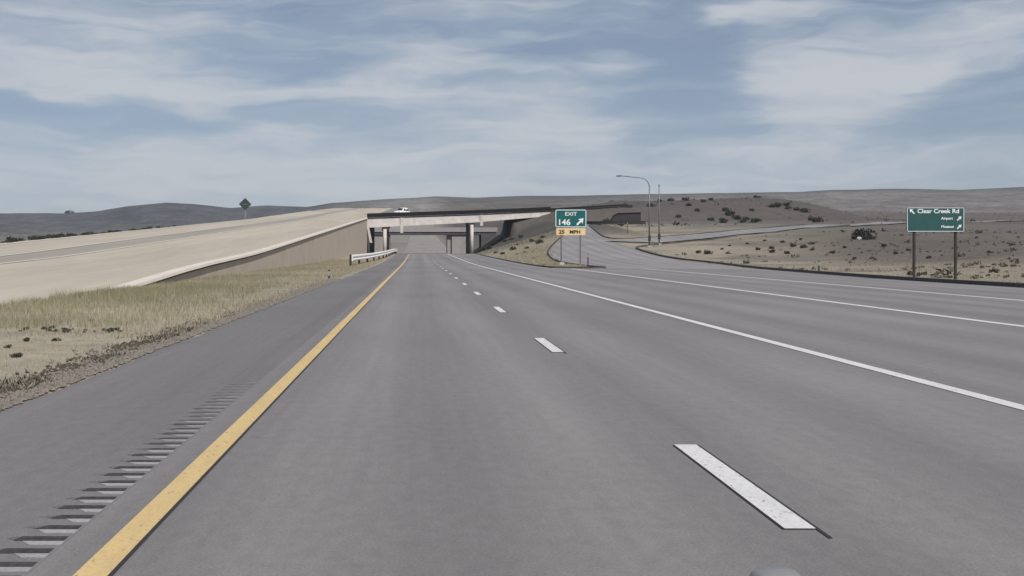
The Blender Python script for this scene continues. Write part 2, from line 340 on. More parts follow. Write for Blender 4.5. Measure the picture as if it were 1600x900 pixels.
def tone_of(X, Y, Z):
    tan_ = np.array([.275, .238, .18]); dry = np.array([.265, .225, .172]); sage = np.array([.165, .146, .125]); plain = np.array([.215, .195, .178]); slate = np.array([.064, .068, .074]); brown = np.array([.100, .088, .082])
    def mix(a, b, t): return a * (1 - t[..., None]) + b * t[..., None]
    t = np.broadcast_to(dry, X.shape + (3,)).copy()
    t = mix(t, tan_, ((X < -3.5) & (X > -12)).astype(float))
    n = fbm(X, Y, 30, 4, 21) * 2
    right = (X > 10)
    t = mix(t, sage, right * np.clip(sst(70, 250, Y + n * 60) * 1.0, 0, 1) * np.clip(sst(10, 60, X - 22 + n * 25) + sst(240, 290, Y), 0, 1))
    t = mix(t, brown * .92, right * sst(235, 330, Y + n * 50) * .95)
    t = mix(t, sage * .5, (right & (X < 36)) * sst(190, 240, Y + n * 15) * sst(215, 240, Y + (X - 12) * 2) * (1 - sst(330, 360, Y)))
    t = mix(t, plain, (1 - sst(-6, 40, X + n * 10)) * sst(290, 330, Y) * (1 - sst(0, 1, (-X - 40) / 30)))
    t = mix(t, np.array([.21, .19, .165]), ((X > 60) * np.exp(-((Y - 640 - 90 * n) / 60) ** 2)) * .6)
    g = fbm(X, Y, 9, 4, 23) * 2; patch = sst(.0, .45, g + .25 * n) * (X > 22) * sst(50, 90, Y) * (1 - sst(260, 400, Y))
    t = mix(t, np.array([.105, .095, .082]), patch * .7)
    t = mix(t, np.array([.096, .082, .072]), np.clip(sst(14, 34, X - 14 + n * 8) * sst(70, 120, Y + 30 * n) * sst(.20, .36, X / np.maximum(Y, 1)), 0, 1) * .85)
    t = mix(t, np.array([.082, .068, .060]), np.exp(-((X - 84) / 44) ** 4 - ((Y - 375) / 105) ** 4) * np.clip(.85 + .5 * n, 0, 1))
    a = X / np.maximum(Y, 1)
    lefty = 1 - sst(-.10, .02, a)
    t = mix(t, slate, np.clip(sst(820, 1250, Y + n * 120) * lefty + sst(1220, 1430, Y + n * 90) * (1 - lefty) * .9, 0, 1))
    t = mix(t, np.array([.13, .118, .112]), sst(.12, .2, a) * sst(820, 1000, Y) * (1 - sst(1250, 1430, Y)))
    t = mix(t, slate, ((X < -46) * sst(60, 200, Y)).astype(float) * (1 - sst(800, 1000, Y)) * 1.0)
    return np.clip(t * (1 + .35 * n[..., None]), .01, .6)

def axis(segs):
    o = []
    for a, b, st in segs: o += list(np.arange(a, b, st))
    return np.array(sorted(set(np.round(o, 3))))
xs = axis([(-2600, -800, 90), (-800, -200, 30), (-200, -60, 7), (-60, -38, 2), (-38, -12, 2), (-12.0, -11.3, .3), (-11.1, -11, .2), (-10.7, -4, .45), (-4, 10, 1.5), (10, 34, .7), (34, 140, 1.6), (140, 300, 7), (300, 900, 25), (900, 2700, 90)])
ys = axis([(-40, 6, 6), (6, 60, .8), (60, 130, 1.2), (130, 340, 2.0), (340, 480, 4), (480, 961, 12)])
X, Y = np.meshgrid(xs, ys); Z = H(X, Y)
# under the paving the ground sits a hand's breadth lower
pv = ((X > -3.95) & (X < 11) & (Y < 900)) | ((X > 3) & (X < gr(np.clip(Y, -60, 300)) - .2) & (Y < 107.5)) | ((X > gl(Y) + .2) & (X < gr(Y) - .2) & (Y >= 107) & (Y < 300)) | ((X < -11.2) & (X > -37) & (Y < 620))
Z = np.where(pv, Z - .10, Z)
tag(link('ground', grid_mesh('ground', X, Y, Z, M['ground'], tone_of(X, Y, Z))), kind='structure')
yh = axis([(948, 1500, 14), (1500, 1700, 20), (1700, 3001, 130)]); th = np.linspace(-2.2, 2.2, 620)
T, YH = np.meshgrid(np.tan(np.linspace(-1.15, 1.15, 620)), yh); XH = T * YH
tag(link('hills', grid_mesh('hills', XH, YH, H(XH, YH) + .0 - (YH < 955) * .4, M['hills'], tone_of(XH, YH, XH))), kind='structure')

# ------------------------------------------------------------------ paving
def rows_mesh(name, yy, left, right, zf, m, n=12, lift=0., skirt=True):
    s = np.linspace(0, 1, n)[None, :]; Y = np.repeat(np.array(yy)[:, None], n, 1); lf = np.array([left(v) for v in yy])[:, None]; rt = np.array([right(v) for v in yy])[:, None]
    X = lf + (rt - lf) * s; Zz = zf(X, Y) + lift
    if skirt:   # broken edge of the asphalt layer
        X = np.concatenate([X[:, :1] - .05, X, X[:, -1:] + .05], 1); Y = np.concatenate([Y[:, :1], Y, Y[:, -1:]], 1)
        Zz = np.concatenate([Zz[:, :1] - .25, Zz, Zz[:, -1:] - .25], 1)
    return grid_mesh(name, X, Y, Zz, m, smooth=False)
yl = axis([(-12, 340, 2), (340, 901, 10)])
edge_l = lambda y: -3.86 + .24 * float(fbm(np.array([y]), np.array([.3]), 2.5, 3, 31)[0])
RUM0, RUM1 = -2.15, -1.80
road = tag(link('road', rows_mesh('road', yl[yl <= 330], lambda y: RUM1, lambda y: float(10.9 + (gr(min(y, 107)) - 10.9) * (1 if y < 106 else 0)), lambda x, y: Rz(y), M['road'])), kind='structure')
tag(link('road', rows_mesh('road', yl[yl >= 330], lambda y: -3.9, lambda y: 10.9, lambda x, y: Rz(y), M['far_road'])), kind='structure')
tag(link('road_shoulder', rows_mesh('road_shoulder', axis([(-12, 120, .5), (120, 331, 2)]), edge_l, lambda y: RUM0, lambda x, y: Rz(y), M['shoulder'], 5)), kind='structure')
ramp_y = axis([(102, 262, 2)])
tag(link('exit_road', rows_mesh('exit_road', ramp_y, lambda y: float(gl(y)), lambda y: float(gr(y)), lambda x, y: Ez(y), M['exit'], lift=-.006)), kind='structure')
# side road leaving the exit road to the right
side_c = [(24, 183), (30, 186), (37.5, 194), (51, 207), (73, 232), (95, 256), (130, 285), (180, 315)]
def resample(pts, st):
    pts = [Vector(p) for p in pts]; o = []
    for i in range(len(pts) - 1):
        p0 = pts[max(i - 1, 0)]; p1 = pts[i]; p2 = pts[i + 1]; p3 = pts[min(i + 2, len(pts) - 1)]
        n = max(int((p2 - p1).length / st), 1)
        for k in range(n):
            t = k / n; o.append(.5 * ((2 * p1) + (p2 - p0) * t + (2 * p0 - 5 * p1 + 4 * p2 - p3) * t * t + (3 * p1 - p0 - 3 * p2 + p3) * t ** 3))
    o.append(pts[-1]); return o
def strip(name, pts, wd, zf, m, lift, st=2, cols=6, edge=0):
    p = resample(pts, st); X = []; Y = []
    for i, q in enumerate(p):
        d = (p[min(i + 1, len(p) - 1)] - p[max(i - 1, 0)]).normalized(); nrm = Vector((d.y, -d.x))
        ss = np.linspace(-wd / 2, wd / 2, cols); X.append([q.x + nrm.x * s for s in ss]); Y.append([q.y + nrm.y * s for s in ss])
    X = np.array(X); Y = np.array(Y); return grid_mesh(name, X, Y, zf(X, Y) + lift, m)
tag(link('side_road', strip('side_road', side_c[1:], 9, lambda x, y: H(x, y, False) + fbm(x, y, 26, 4, 3) * 1.5 * sst(0, 40, np.maximum(x - gr(np.clip(y, -60, 300)), 0)), M['exit'], .14, 2, 10)), kind='structure')
# painted markings, parts of the road
def mark(name, x0, x1, y0, y1, m, par, lift=.006, zf=lambda x, y: Rz(y), st=3, wob=.006):
    yy = np.linspace(y0, y1, max(int((y1 - y0) / st), 1) + 1)
    wb = lambda y, s: wob * float(fbm(np.array([y * 1.0]), np.array([s]), 3, 2, 40)[0]) * 2
    return link(name, rows_mesh(name, yy, lambda y: (x0(y) if callable(x0) else x0) + wb(y, 1), lambda y: (x1(y) if callable(x1) else x1) + wb(y, 9), zf, m, 3, lift, False), par)
mark('yellow_line', -1.578, -1.42, -2, 262, M['yellow'], road)
mark('line_edge', -1.418, -1.398, -2, 120, M['black_tape'], road, .005)
for k in range(16):
    y0 = 7.08 + 12.2 * k - 12.2
    if y0 < 0: continue
    mark('lane_dash', 1.968, 2.135, y0, y0 + 3.05, M['white'], road, .008, st=.5)
    mark('dash_border', 2.135, 2.158, y0 - .22, y0 + 3.05, M['black_tape'], road, .005, st=.5)
    mark('dash_border', 1.956, 1.968, y0, y0 + 3.05, M['black_tape'], road, .005, st=.5)
mark('edge_line', 5.64, 5.83, 0, 262, M['white'], road)
mark('exit_line', lambda y: 11.7 + .004 * max(y - 30, 0) - (3.1 * max(y - 60, 0) / 47 if y > 60 else 0) * 0, lambda y: 11.93 + .004 * max(y - 30, 0), 0, 104, M['white'], road)
mark('outer_line', 17.7, 17.92, 0, 104, M['white'], road)
# worn rumble strip: every milled groove its own piece, shade and sunlit lip painted in
rum = bpy.data.objects.new('rumble_strip', None); C.objects.link(rum); rum['kind'] = 'structure'
def groove_mesh(gl_, tap, m):
    mb = MB(); n = 8
    prof = [(gl_ * k / n, -.014 * math.sin(math.pi * k / n) - (.002 if 0 < k < n else 0)) for k in range(n + 1)]
    vs = []
    for y, z in prof: vs += [(RUM0 + .02 + tap * abs(y / gl_ - .5) ** 1.3, y, z), (RUM1 - .02, y, z)]
    mb.add(vs, [(2 * i, 2 * i + 1, 2 * i + 3, 2 * i + 2) for i in range(n)])
    mb.add([(RUM1 - .02, y, z) for y, z in prof], [tuple(range(n + 1))])
    LP = .085; ye = .28 - LP
    land = MB().box(RUM0, RUM1, gl_, ye, -.03, .001).box(RUM1 - .02, RUM1, 0, gl_, -.03, .001).box(RUM0, RUM0 + .02, 0, gl_, -.03, .001)
    edge = [(RUM0 + .02 + tap * abs(y / gl_ - .5) ** 1.3, y) for y, z in prof]
    for k in range(n): land.prism([(RUM0 + .0201, edge[k][1]), edge[k], edge[k + 1], (RUM0 + .0201, edge[k + 1][1])], -.03, .001, 'z')
    x0 = RUM0 + .03 + tap * .55
    land.prism([(RUM0, ye), (x0 + .06, ye), (x0, .28), (RUM0, .28)], -.03, .001, 'z').prism([(RUM1 - .012, ye), (RUM1, ye), (RUM1, .28), (RUM1 - .012, .28)], -.03, .001, 'z')
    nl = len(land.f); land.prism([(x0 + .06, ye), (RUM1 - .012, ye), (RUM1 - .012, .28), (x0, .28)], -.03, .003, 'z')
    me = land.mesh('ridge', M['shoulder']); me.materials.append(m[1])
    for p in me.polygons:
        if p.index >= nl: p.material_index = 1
    return mb.mesh('groove', m[0]), me
RW = []
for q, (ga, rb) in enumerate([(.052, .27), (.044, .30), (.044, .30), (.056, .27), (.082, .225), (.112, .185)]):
    mm_ = (mat('groove_shade_%d' % q, (ga, ga * .95, ga * .97), .95, 20, .4), asphalt('rumble_asphalt_%d' % q, (rb, rb * .945, rb * .95), False))  # groove darkened as the shaded slope, lip paled as the sunlit one
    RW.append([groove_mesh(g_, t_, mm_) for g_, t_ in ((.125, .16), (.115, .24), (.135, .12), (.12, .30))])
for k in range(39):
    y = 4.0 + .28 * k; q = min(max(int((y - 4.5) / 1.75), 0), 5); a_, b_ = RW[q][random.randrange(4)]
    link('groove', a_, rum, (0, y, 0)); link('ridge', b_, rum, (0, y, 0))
far_r = tag(link('worn_strip', rows_mesh('worn_strip', [14.92] + list(yl[(yl > 15) & (yl <= 330)]), lambda y: RUM0, lambda y: RUM1, lambda x, y: Rz(y) - .002, M['strip'], 2, 0, False), rum))
mark('worn_strip', RUM0, RUM1, -12, 4.0, M['shoulder'], rum, -.001)

# kerbs of dark asphalt round the gore island and the right verge nose
def kerb(name, pts, zf, m, h=.11, wd=.22):
    p = resample(pts, 1.5); mb = MB(); n = len(p)
    for i, q in enumerate(p):
        d = (p[min(i + 1, n - 1)] - p[max(i - 1, 0)]).normalized(); nr = Vector((d.y, -d.x)); z = float(zf(np.array(q.x), np.array(q.y)))
        for s, zz in ((-wd / 2, -.2), (-wd / 2 + .04, h), (wd / 2 - .04, h), (wd / 2, -.2)): mb.v.append((q.x + nr.x * s, q.y + nr.y * s, z + zz))
    for i in range(n - 1):
        for k in range(3): mb.f.append((4 * i + k, 4 * i + k + 1, 4 * i + 4 + k + 1, 4 * i + 4 + k))
    return tag(mb.build(name, m), kind='structure')
kerb('kerb', [(11.0, 230), (11.0, 170), (10.9, 125), (11.0, 112), (12.2, 108), (14.2, 107.0), (15.4, 108.5), (14.9, 116), (14.3, 128), (14.6, 142), (16.2, 164), (19, 184), (22.4, 205), (29.2, 250)], paved, M['kerb'])
kerb('kerb', [(24.0, 52), (24.0, 66), (25.6, 90), (28.5, 123), (28.3, 140), (28.0, 152), (28.1, 166), (28.6, 172.5), (30.5, 177), (37, 184.5), (50, 198), (74, 226.5)], lambda x, y: H(x, y, False), M['kerb'], .17, .3)
kerb('kerb', [(32.4, 250), (29.9, 220), (28.7, 203), (29.6, 196.8), (34.0, 198.4), (47.4, 211.4), (69, 236)], lambda x, y: H(x, y, False), M['kerb'], .14, .3)

# ------------------------------------------------------------------ left ramp, wall, grass bank
ry = axis([(-12, 320, 3), (320, 620, 12)])
lramp = tag(link('ramp_road', rows_mesh('ramp_road', ry, lambda y: -37.4 + .25 * float(fbm(np.array([y]), np.array([3.]), 9, 3, 77)[0]), lambda y: -11.42, lambda x, y: Wz(y), M['ramp'], 8)), kind='structure')
mark('worn_lane', -28.2, -24.2, -10, 600, M['ramp_dark'], lramp, .02, lambda x, y: Wz(y))
mark('pale_line', -24.2, -23.8, -10, 600, M['ramp_line'], lramp, .03, lambda x, y: Wz(y))
mark('pale_line', -28.7, -28.35, -10, 600, M['ramp_line'], lramp, .03, lambda x, y: Wz(y))
mark('pale_line', -37.1, -36.4, -10, 600, M['ramp_line'], lramp, .03, lambda x, y: Wz(y))
wall = thing('retaining_wall', 'long tan concrete retaining wall with pale coping climbing beside the left verge to the overpass', 'wall', (-11.2, 50, 0))
Cz = lambda y: float(Wz(y)) - .28 * (1 - float(np.clip((y - 46) / 20, 0, 1)))
ya = list(np.arange(46, 288, 8.0)) + [289.2]
for a, b in zip(ya[:-1], ya[1:]):
    g = .004
    za, zb = Cz(a), Cz(b); ra, rb = float(Rz(a)) - .6, float(Rz(b)) - .6
    P = lambda x, y, z: (x + 11.2, y - 50, z)
    MB().hexa([P(-11.40, a + g, ra), P(-11.0, a + g, ra), P(-11.0, b - g, rb), P(-11.40, b - g, rb), P(-11.40, a + g, za + .06), P(-11.0, a + g, za + .06), P(-11.0, b - g, zb + .06), P(-11.40, b - g, zb + .06)]).build('wall_panel', M['wall'], wall)
    MB().hexa([P(-11.5, a + g, za + .18), P(-10.82, a + g, za + .18), P(-10.82, b - g, zb + .18), P(-11.5, b - g, zb + .18), P(-11.45, a + g, za + .30), P(-10.86, a + g, za + .30), P(-10.86, b - g, zb + .30), P(-11.45, b - g, zb + .30)]).build('coping', M['coping'], wall)
sh = MB()
for a, b in zip(ya[:-1], ya[1:]):
    za, zb = Cz(a), Cz(b)
    sh.hexa([P(-11.38, a, za + .061), P(-11.04, a, za + .061), P(-11.04, b, zb + .061), P(-11.38, b, zb + .061), P(-11.38, a, za + .179), P(-11.04, a, za + .179), P(-11.04, b, zb + .179), P(-11.38, b, zb + .179)])
sh.build('coping_shadow', M['kerb'], wall)  # dark band painting the shadow beneath the coping

# ------------------------------------------------------------------ overpass
def deck_front(x):      # front edge of the deck: y, top z, soffit z
    t = (x + 11) / 43.
    return 290 + 28 * t, float(np.interp(x, [-11, 13, 32], [8.25, 9.45, 10.6])), float(np.interp(x, [-11, 13, 32], [6.3, 7.75, 9.55]))
br = thing('overpass_bridge', 'pale concrete overpass with dark steel railing spanning the highway beyond the wall', 'bridge', (-11, 290, 0))
def B(x, y, z): return (x + 11, y - 290, z)
xb = np.linspace(-10.98, 32, 23); SL = .05; DEEP = 34
deck = MB(); fas = MB(); 
for a, b in zip(xb[:-1], xb[1:]):
    (ya_, ta, sa), (yb_, tb, sb) = deck_front(a), deck_front(b)
    deck.hexa([B(a, ya_ + .6, sa + .15), B(b, yb_ + .6, sb + .15), B(b, yb_ + DEEP, sb + .15 + SL * DEEP), B(a, ya_ + DEEP, sa + .15 + SL * DEEP), B(a, ya_ + .6, ta - .02), B(b, yb_ + .6, tb - .02), B(b, yb_ + DEEP, tb - .02 + SL * DEEP), B(a, ya_ + DEEP, ta - .02 + SL * DEEP)])
    fas.hexa([B(a, ya_, sa), B(b, yb_, sb), B(b, yb_ + .6, sb), B(a, ya_ + .6, sa), B(a, ya_, ta), B(b, yb_, tb), B(b, yb_ + .6, tb), B(a, ya_ + .6, ta)])
deck.build('deck', M['concrete'], br); fas.build('girder', M['girder'], br)
fl = MB()
for a, b in zip(xb[:-1], xb[1:]):
    (ya_, ta, sa), (yb_, tb, sb) = deck_front(a), deck_front(b); fa, fb = .22 * (ta - sa), .22 * (tb - sb)
    fl.hexa([B(a, ya_ - .16, sa - .01), B(b, yb_ - .16, sb - .01), B(b, yb_ - .003, sb - .01), B(a, ya_ - .003, sa - .01), B(a, ya_ - .16, sa + fa), B(b, yb_ - .16, sb + fb), B(b, yb_ - .003, sb + fb), B(a, ya_ - .003, sa + fa)])
fl.build('flange', M['girder'], br)
lip = MB()
for a, b in zip(xb[:-1], xb[1:]):
    (ya_, ta, sa), (yb_, tb, sb) = deck_front(a), deck_front(b)
    lip.hexa([B(a, ya_ - .12, ta), B(b, yb_ - .12, tb), B(b, yb_ + .8, tb), B(a, ya_ + .8, ta), B(a, ya_ - .12, ta + .22), B(b, yb_ - .12, tb + .22), B(b, yb_ + .8, tb + .22), B(a, ya_ + .8, ta + .22)])
lip.build('deck_edge', M['steel_dark'], br)
for hh in (.36, .55, .74, .92, 1.08):
    MB().tube([B(x, deck_front(x)[0] - .12, deck_front(x)[1] + hh) for x in xb], .10, 6).build('rail', M['steel_dark'], br)
pm = MB().box(-.09, .09, -.09, .07, 0, .96).mesh('rail_post', M['steel_dark'])
for x in np.arange(-10.6, 32, 2.4):
    yy, t_, s_ = deck_front(x); link('rail_post', pm, br, B(x, yy - .10, t_ + .2))
for xp, z0 in ((-3.45, 5.2), (14.9, None)):
    yy, t_, s_ = deck_front(xp); z0 = z0 or s_ - .9
    MB().box(*(B(xp - .32, 0, 0)[0], B(xp + .32, 0, 0)[0]), yy - 290 - .50, yy - 290 - .18, z0, t_ - .02).build('pilaster', M['girder'], br)
    MB().box(B(xp - .75, 0, 0)[0], B(xp - .34, 0, 0)[0], yy - 290 - .20, yy - 290 - .005, s_ - .03, t_ - .03).build('expansion_joint', M['steel_dark'], br)
for xc in (-7.2, 12.6):
    yf, t_, s_ = deck_front(xc); hb = MB()
    for yc in (yf + .35, yf + 15, yf + 27):
        zg = gz(xc, yc) - .4
        MB().tube([B(xc, yc, zg), B(xc, yc, s_ - .5 + SL * (yc - yf))], .40, 12).build('column', M['girder'], br, True)
    MB().hexa([B(xc - .7, yf + 1.2, s_ - .9), B(xc + .7, yf + 1.2, s_ - .9), B(xc + .7, yf + 29, s_ - .9 + SL * 28), B(xc - .7, yf + 29, s_ - .9 + SL * 28),
               B(xc - .7, yf + 1.2, s_ + .16), B(xc + .7, yf + 1.2, s_ + .16), B(xc + .7, yf + 29, s_ + .16 + SL * 28), B(xc - .7, yf + 29, s_ + .16 + SL * 28)]).build('pier_cap', M['concrete'], br)
# left abutment with sloped wing, right abutment seat
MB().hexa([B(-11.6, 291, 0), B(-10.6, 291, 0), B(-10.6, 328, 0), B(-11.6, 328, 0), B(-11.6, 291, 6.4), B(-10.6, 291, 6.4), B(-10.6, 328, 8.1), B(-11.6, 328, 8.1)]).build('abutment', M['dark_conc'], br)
MB().prism([(-.45 + 0, 8.55), (.05, 8.55), (1.15, 3.0), (.65, 3.0)], -.75, -.38).build('wing_cap', M['girder'], br)
MB().hexa([B(29, 317, 6.5), B(33.5, 320, 6.5), B(33.5, 350, 6.5), B(29, 350, 6.5), B(29, 317.2, 10.0), B(33.5, 320, 10.2), B(33.5, 350, 11.4), B(29, 350, 11.4)]).build('abutment', M['dark_conc'], br)
# second, lower overpass behind
b2 = thing('second_overpass', 'dark lower overpass seen through the opening under the pale overpass', 'bridge', (-13, 352, 0))
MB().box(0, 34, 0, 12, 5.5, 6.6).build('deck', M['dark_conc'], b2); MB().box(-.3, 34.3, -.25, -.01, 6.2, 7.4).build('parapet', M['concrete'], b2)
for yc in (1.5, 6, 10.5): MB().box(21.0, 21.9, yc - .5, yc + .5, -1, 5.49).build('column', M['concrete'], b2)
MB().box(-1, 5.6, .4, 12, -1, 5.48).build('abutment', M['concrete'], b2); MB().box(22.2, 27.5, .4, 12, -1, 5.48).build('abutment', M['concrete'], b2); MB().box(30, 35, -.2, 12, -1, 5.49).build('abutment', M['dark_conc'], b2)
# embankment guard rail on the right beyond the overpass, dark retaining wall below it
def rail_thing(name, label, pts, zf, spacing, m, mp, cat='guardrail', rz0=.42, rz1=.78, thick=.1):
    t = thing(name, label, cat, (pts[0][0], pts[0][1], float(zf(np.array(pts[0][0]), np.array(pts[0][1])))))
    o = t.location; p = resample(pts, 1.0); mb = MB(); n = len(p)
    prof = [(0, rz0), (thick * .8, rz0 + .04), (thick, rz0 + (rz1 - rz0) * .25), (thick * .3, (rz0 + rz1) / 2), (thick, rz0 + (rz1 - rz0) * .75), (thick * .8, rz1 - .03), (0, rz1)]
    k = len(prof)
    for i, q in enumerate(p):
        d = (p[min(i + 1, n - 1)] - p[max(i - 1, 0)]).normalized(); nr = Vector((d.y, -d.x)); z = float(zf(np.array(q.x), np.array(q.y)))
        for s, zz in prof: mb.v.append((q.x + nr.x * s - o.x, q.y + nr.y * s - o.y, z + zz - o.z))
    for i in range(n - 1):
        for j in range(k): mb.f.append((k * i + j, k * i + (j + 1) % k, k * i + k + (j + 1) % k, k * i + k + j))
    mb.f.append(tuple(range(k))); mb.f.append(tuple((n - 1) * k + j for j in range(k)))
    mb.build('beam', m, t)
    acc = spacing
    pmesh = MB().box(-.1, .09, -.1, .1, -.5, rz1 + .02).mesh('post', mp)
    for i in range(1, n):
        acc += (p[i] - p[i - 1]).length
        if acc >= spacing:
            acc = 0; q = p[i - 1]; z = float(zf(np.array(q.x), np.array(q.y))); d = (p[i] - p[i - 1]).normalized()
            link('post', pmesh, t, (q.x - d.y * .1 - o.x, q.y + d.x * .1 - o.y, z - o.z))
    return t
rail_thing('guardrail', 'pale steel guardrail flaring out on posts at the left shoulder before the overpass', [(-6.0, 121), (-5.85, 130), (-5.4, 150), (-4.7, 190), (-4.4, 240), (-4.4, 286)], lambda x, y: Rz(y), 13, M['galv'], M['wood'], rz0=.44, rz1=1.02, thick=.18)
rail_thing('guardrail', 'dark guardrail along the bank top right of the overpass', [(32.05, 318.4), (42, 317), (50.3, 316.5)], lambda x, y: 10.75 + (x - 33) * .055, 3.0, M['steel_dark'], M['wood'], rz0=.0, rz1=.75)
rail_thing('guardrail', 'low dark guardrail curving below the dark bank wall behind the exit road', [(31.9, 259), (34, 257.5), (38, 257), (44.5, 258)], lambda x, y: H(x, y, False), 3.0, M['steel_dark'], M['wood'], rz0=.05, rz1=.65)
eb = thing('rail_end_block', 'dark square block ending the guardrail on the bank top by the lamp poles', 'end block', (50.9, 316.5, 9.6)); MB().prism([(-.55, 0), (.55, 0), (.55, 2.2), (.35, 2.4), (-.35, 2.4), (-.55, 2.2)], -.4, .4).build('block_body', M['bank'], eb); MB().box(-.62, .62, -.47, .47, 2.4, 2.52).build('block_cap', M['steel_dark'], eb)
dw = thing('bank_wall', 'dark grey concrete bank wall left of the street lamp poles', 'wall', (38.4, 262, 5.0))
MB().prism([(0, 0), (5.9, 0), (5.9, 3.75), (1.3, 3.6), (.45, 3.2), (0, 2.4)], 0, 1.2).build('wall_face', M['bank'], dw)
MB().tube([(.0, -.05, 2.4), (.45, -.05, 3.24), (1.3, -.05, 3.66), (5.9, -.05, 3.8)], .12, 6).build('coping', M['steel_dark'], dw)

# ------------------------------------------------------------------ signs and lamps
def lettering(txt, size, m, parent, loc, name='lettering', align='LEFT', sx=1.0, bold=.012):
    cu = bpy.data.curves.new('lettering', 'FONT'); cu.body = txt; cu.size = size; cu.align_x = align; cu.extrude = .006; cu.offset = bold * size
    o = bpy.data.objects.new('lettering_source', cu); C.objects.link(o); bpy.context.view_layer.update()
    me = bpy.data.meshes.new_from_object(o.evaluated_get(bpy.context.evaluated_depsgraph_get())); bpy.data.objects.remove(o)
    me.materials.clear(); me.materials.append(m)
    ob = link(name, me, parent, loc); ob.rotation_euler = (R_(90), 0, 0); ob.scale = (sx, 1, 1); return ob
def rrect(w, h, r, n=4):
    o = []
    for cx, cz, a0 in ((w / 2 - r, h / 2 - r, 0), (-w / 2 + r, h / 2 - r, 90), (-w / 2 + r, -h / 2 + r, 180), (w / 2 - r, -h / 2 + r, 270)):
        for k in range(n + 1): a = R_(a0 + 90 * k / n); o.append((cx + r * math.cos(a), cz + r * math.sin(a)))
    return o
def ring(mb, w, h, r, t, y0, y1):
    a = rrect(w, h, r); b = rrect(w - 2 * t, h - 2 * t, max(r - t, .01)); n = len(a)
    vs = [(p[0], y0, p[1]) for p in a] + [(p[0], y0, p[1]) for p in b] + [(p[0], y1, p[1]) for p in a] + [(p[0], y1, p[1]) for p in b]
    fs = []
    for i in range(n):
        j = (i + 1) % n; fs += [(i, j, n + j, n + i), (2 * n + i, 2 * n + j, j, i), (2 * n + i, 3 * n + i, 3 * n + j, 2 * n + j), (n + i, n + j, 3 * n + j, 3 * n + i)]
    return mb.add(vs, fs)
def arrow(mb, cx, cz, L_, ang, y0, y1, t=.3):
    a = R_(ang); c, s = math.cos(a), math.sin(a)
    sh_ = [(-L_ / 2, -t * L_ / 3.2), (.08 * L_, -t * L_ / 3.2), (.02 * L_, -.34 * L_), (L_ / 2, 0), (.02 * L_, .34 * L_), (.08 * L_, t * L_ / 3.2), (-L_ / 2, t * L_ / 3.2)]
    return mb.prism([(cx + p[0] * c - p[1] * s, cz + p[0] * s + p[1] * c) for p in sh_], y0, y1)
# gore exit sign
Yg = 118.
gs = thing('exit_sign', 'green exit sign with white number and arrow over a yellow speed plate at the gore', 'road sign', (13.7, Yg, gz(13.7, Yg) - .05))
z0 = gs.location.z
pan = MB().prism(rrect(2.8, 1.62, .16), 0, .05).build('sign_panel', M['green'], gs); pan.location = (0, 0, 4.28 - z0)
ob = ring(MB(), 2.74, 1.56, .14, .06, -.008, .0).build('border', M['sign_white'], pan)
lettering('EXIT', .46, M['sign_white'], pan, (0, -.012, .25), align='CENTER', sx=1.15)
lettering('146', .72, M['sign_white'], pan, (-1.2, -.012, -.58), sx=1.08, bold=.02)
arrow(MB(), .83, -.28, .85, 45, -.014, -.002).build('arrow', M['sign_white'], pan)
pl = MB().prism(rrect(2.6, .62, .08), 0, .04).build('speed_plate', M['sign_yellow'], gs); pl.location = (0, 0, 3.10 - z0)
lettering('25', .46, M['sign_black'], pl, (-1.08, -.012, -.17), sx=1.15, bold=.03); lettering('MPH', .42, M['sign_black'], pl, (-.12, -.012, -.16), sx=1.15, bold=.03)
for xo in (-.85, .85): MB().box(xo - .06, xo + .06, .06, .18, -.4, 5.05 - z0).build('post', M['pole'], gs)
MB().box(-1.0, -.6, -.1, .34, -.1, .38).build('footing', M['girder'], gs)
# guide sign
Yb = 67.
bs = thing('guide_sign', 'wide green guide sign with white road name and arrows on two dark posts', 'road sign', (26.25, Yb, 0))
pan = MB().prism(rrect(2.92, 1.25, .06), 0, .04).build('sign_panel', M['guide_green'], bs); pan.location = (0, 0, 3.02)
ring(MB(), 2.88, 1.21, .05, .025, -.008, 0).build('border', M['sign_white'], pan)
arrow(MB(), -1.2, .42, .34, 135, -.014, -.002).build('arrow', M['sign_white'], pan)
lettering('Clear Creek Rd', .30, M['sign_white'], pan, (-.93, -.012, .33), sx=1.1, bold=.02)
lettering('Airport', .19, M['sign_white'], pan, (.28, -.012, .0), sx=1.0, bold=.02); arrow(MB(), 1.2, .06, .3, 45, -.014, -.002).build('arrow', M['sign_white'], pan)
lettering('Museum', .19, M['sign_white'], pan, (.28, -.012, -.42), sx=1.0, bold=.02); arrow(MB(), 1.2, -.36, .3, 45, -.014, -.002).build('arrow', M['sign_white'], pan)
for xo in (-1.05, 1.05): MB().box(xo - .055, xo + .055, .05, .17, gz(26.25 + xo, Yb) - .4, 3.5).build('post', M['wood'], bs)
# diamond sign on the ramp edge, seen from behind
ds = thing('warning_sign', 'dark diamond sign seen from behind on the far edge of the pale ramp', 'road sign', (-23.6, 181, float(Wz(181)) - .02))
ds.location.x = (383 - 652) / F * 181
zc = 1.5 + 71 / F * 181 - ds.location.z
MB().prism([(-.86, zc), (0, zc - .86), (.86, zc), (0, zc + .86)], 0, .03).build('sign_panel', M['sign_back'], ds)
MB().box(-.025, .025, .032, .08, -.3, zc + .5).build('post', M['ramp'], ds); MB().box(-.5, .5, -.03, -.002, zc - .06, zc + .02).build('brace', M['pole'], ds)
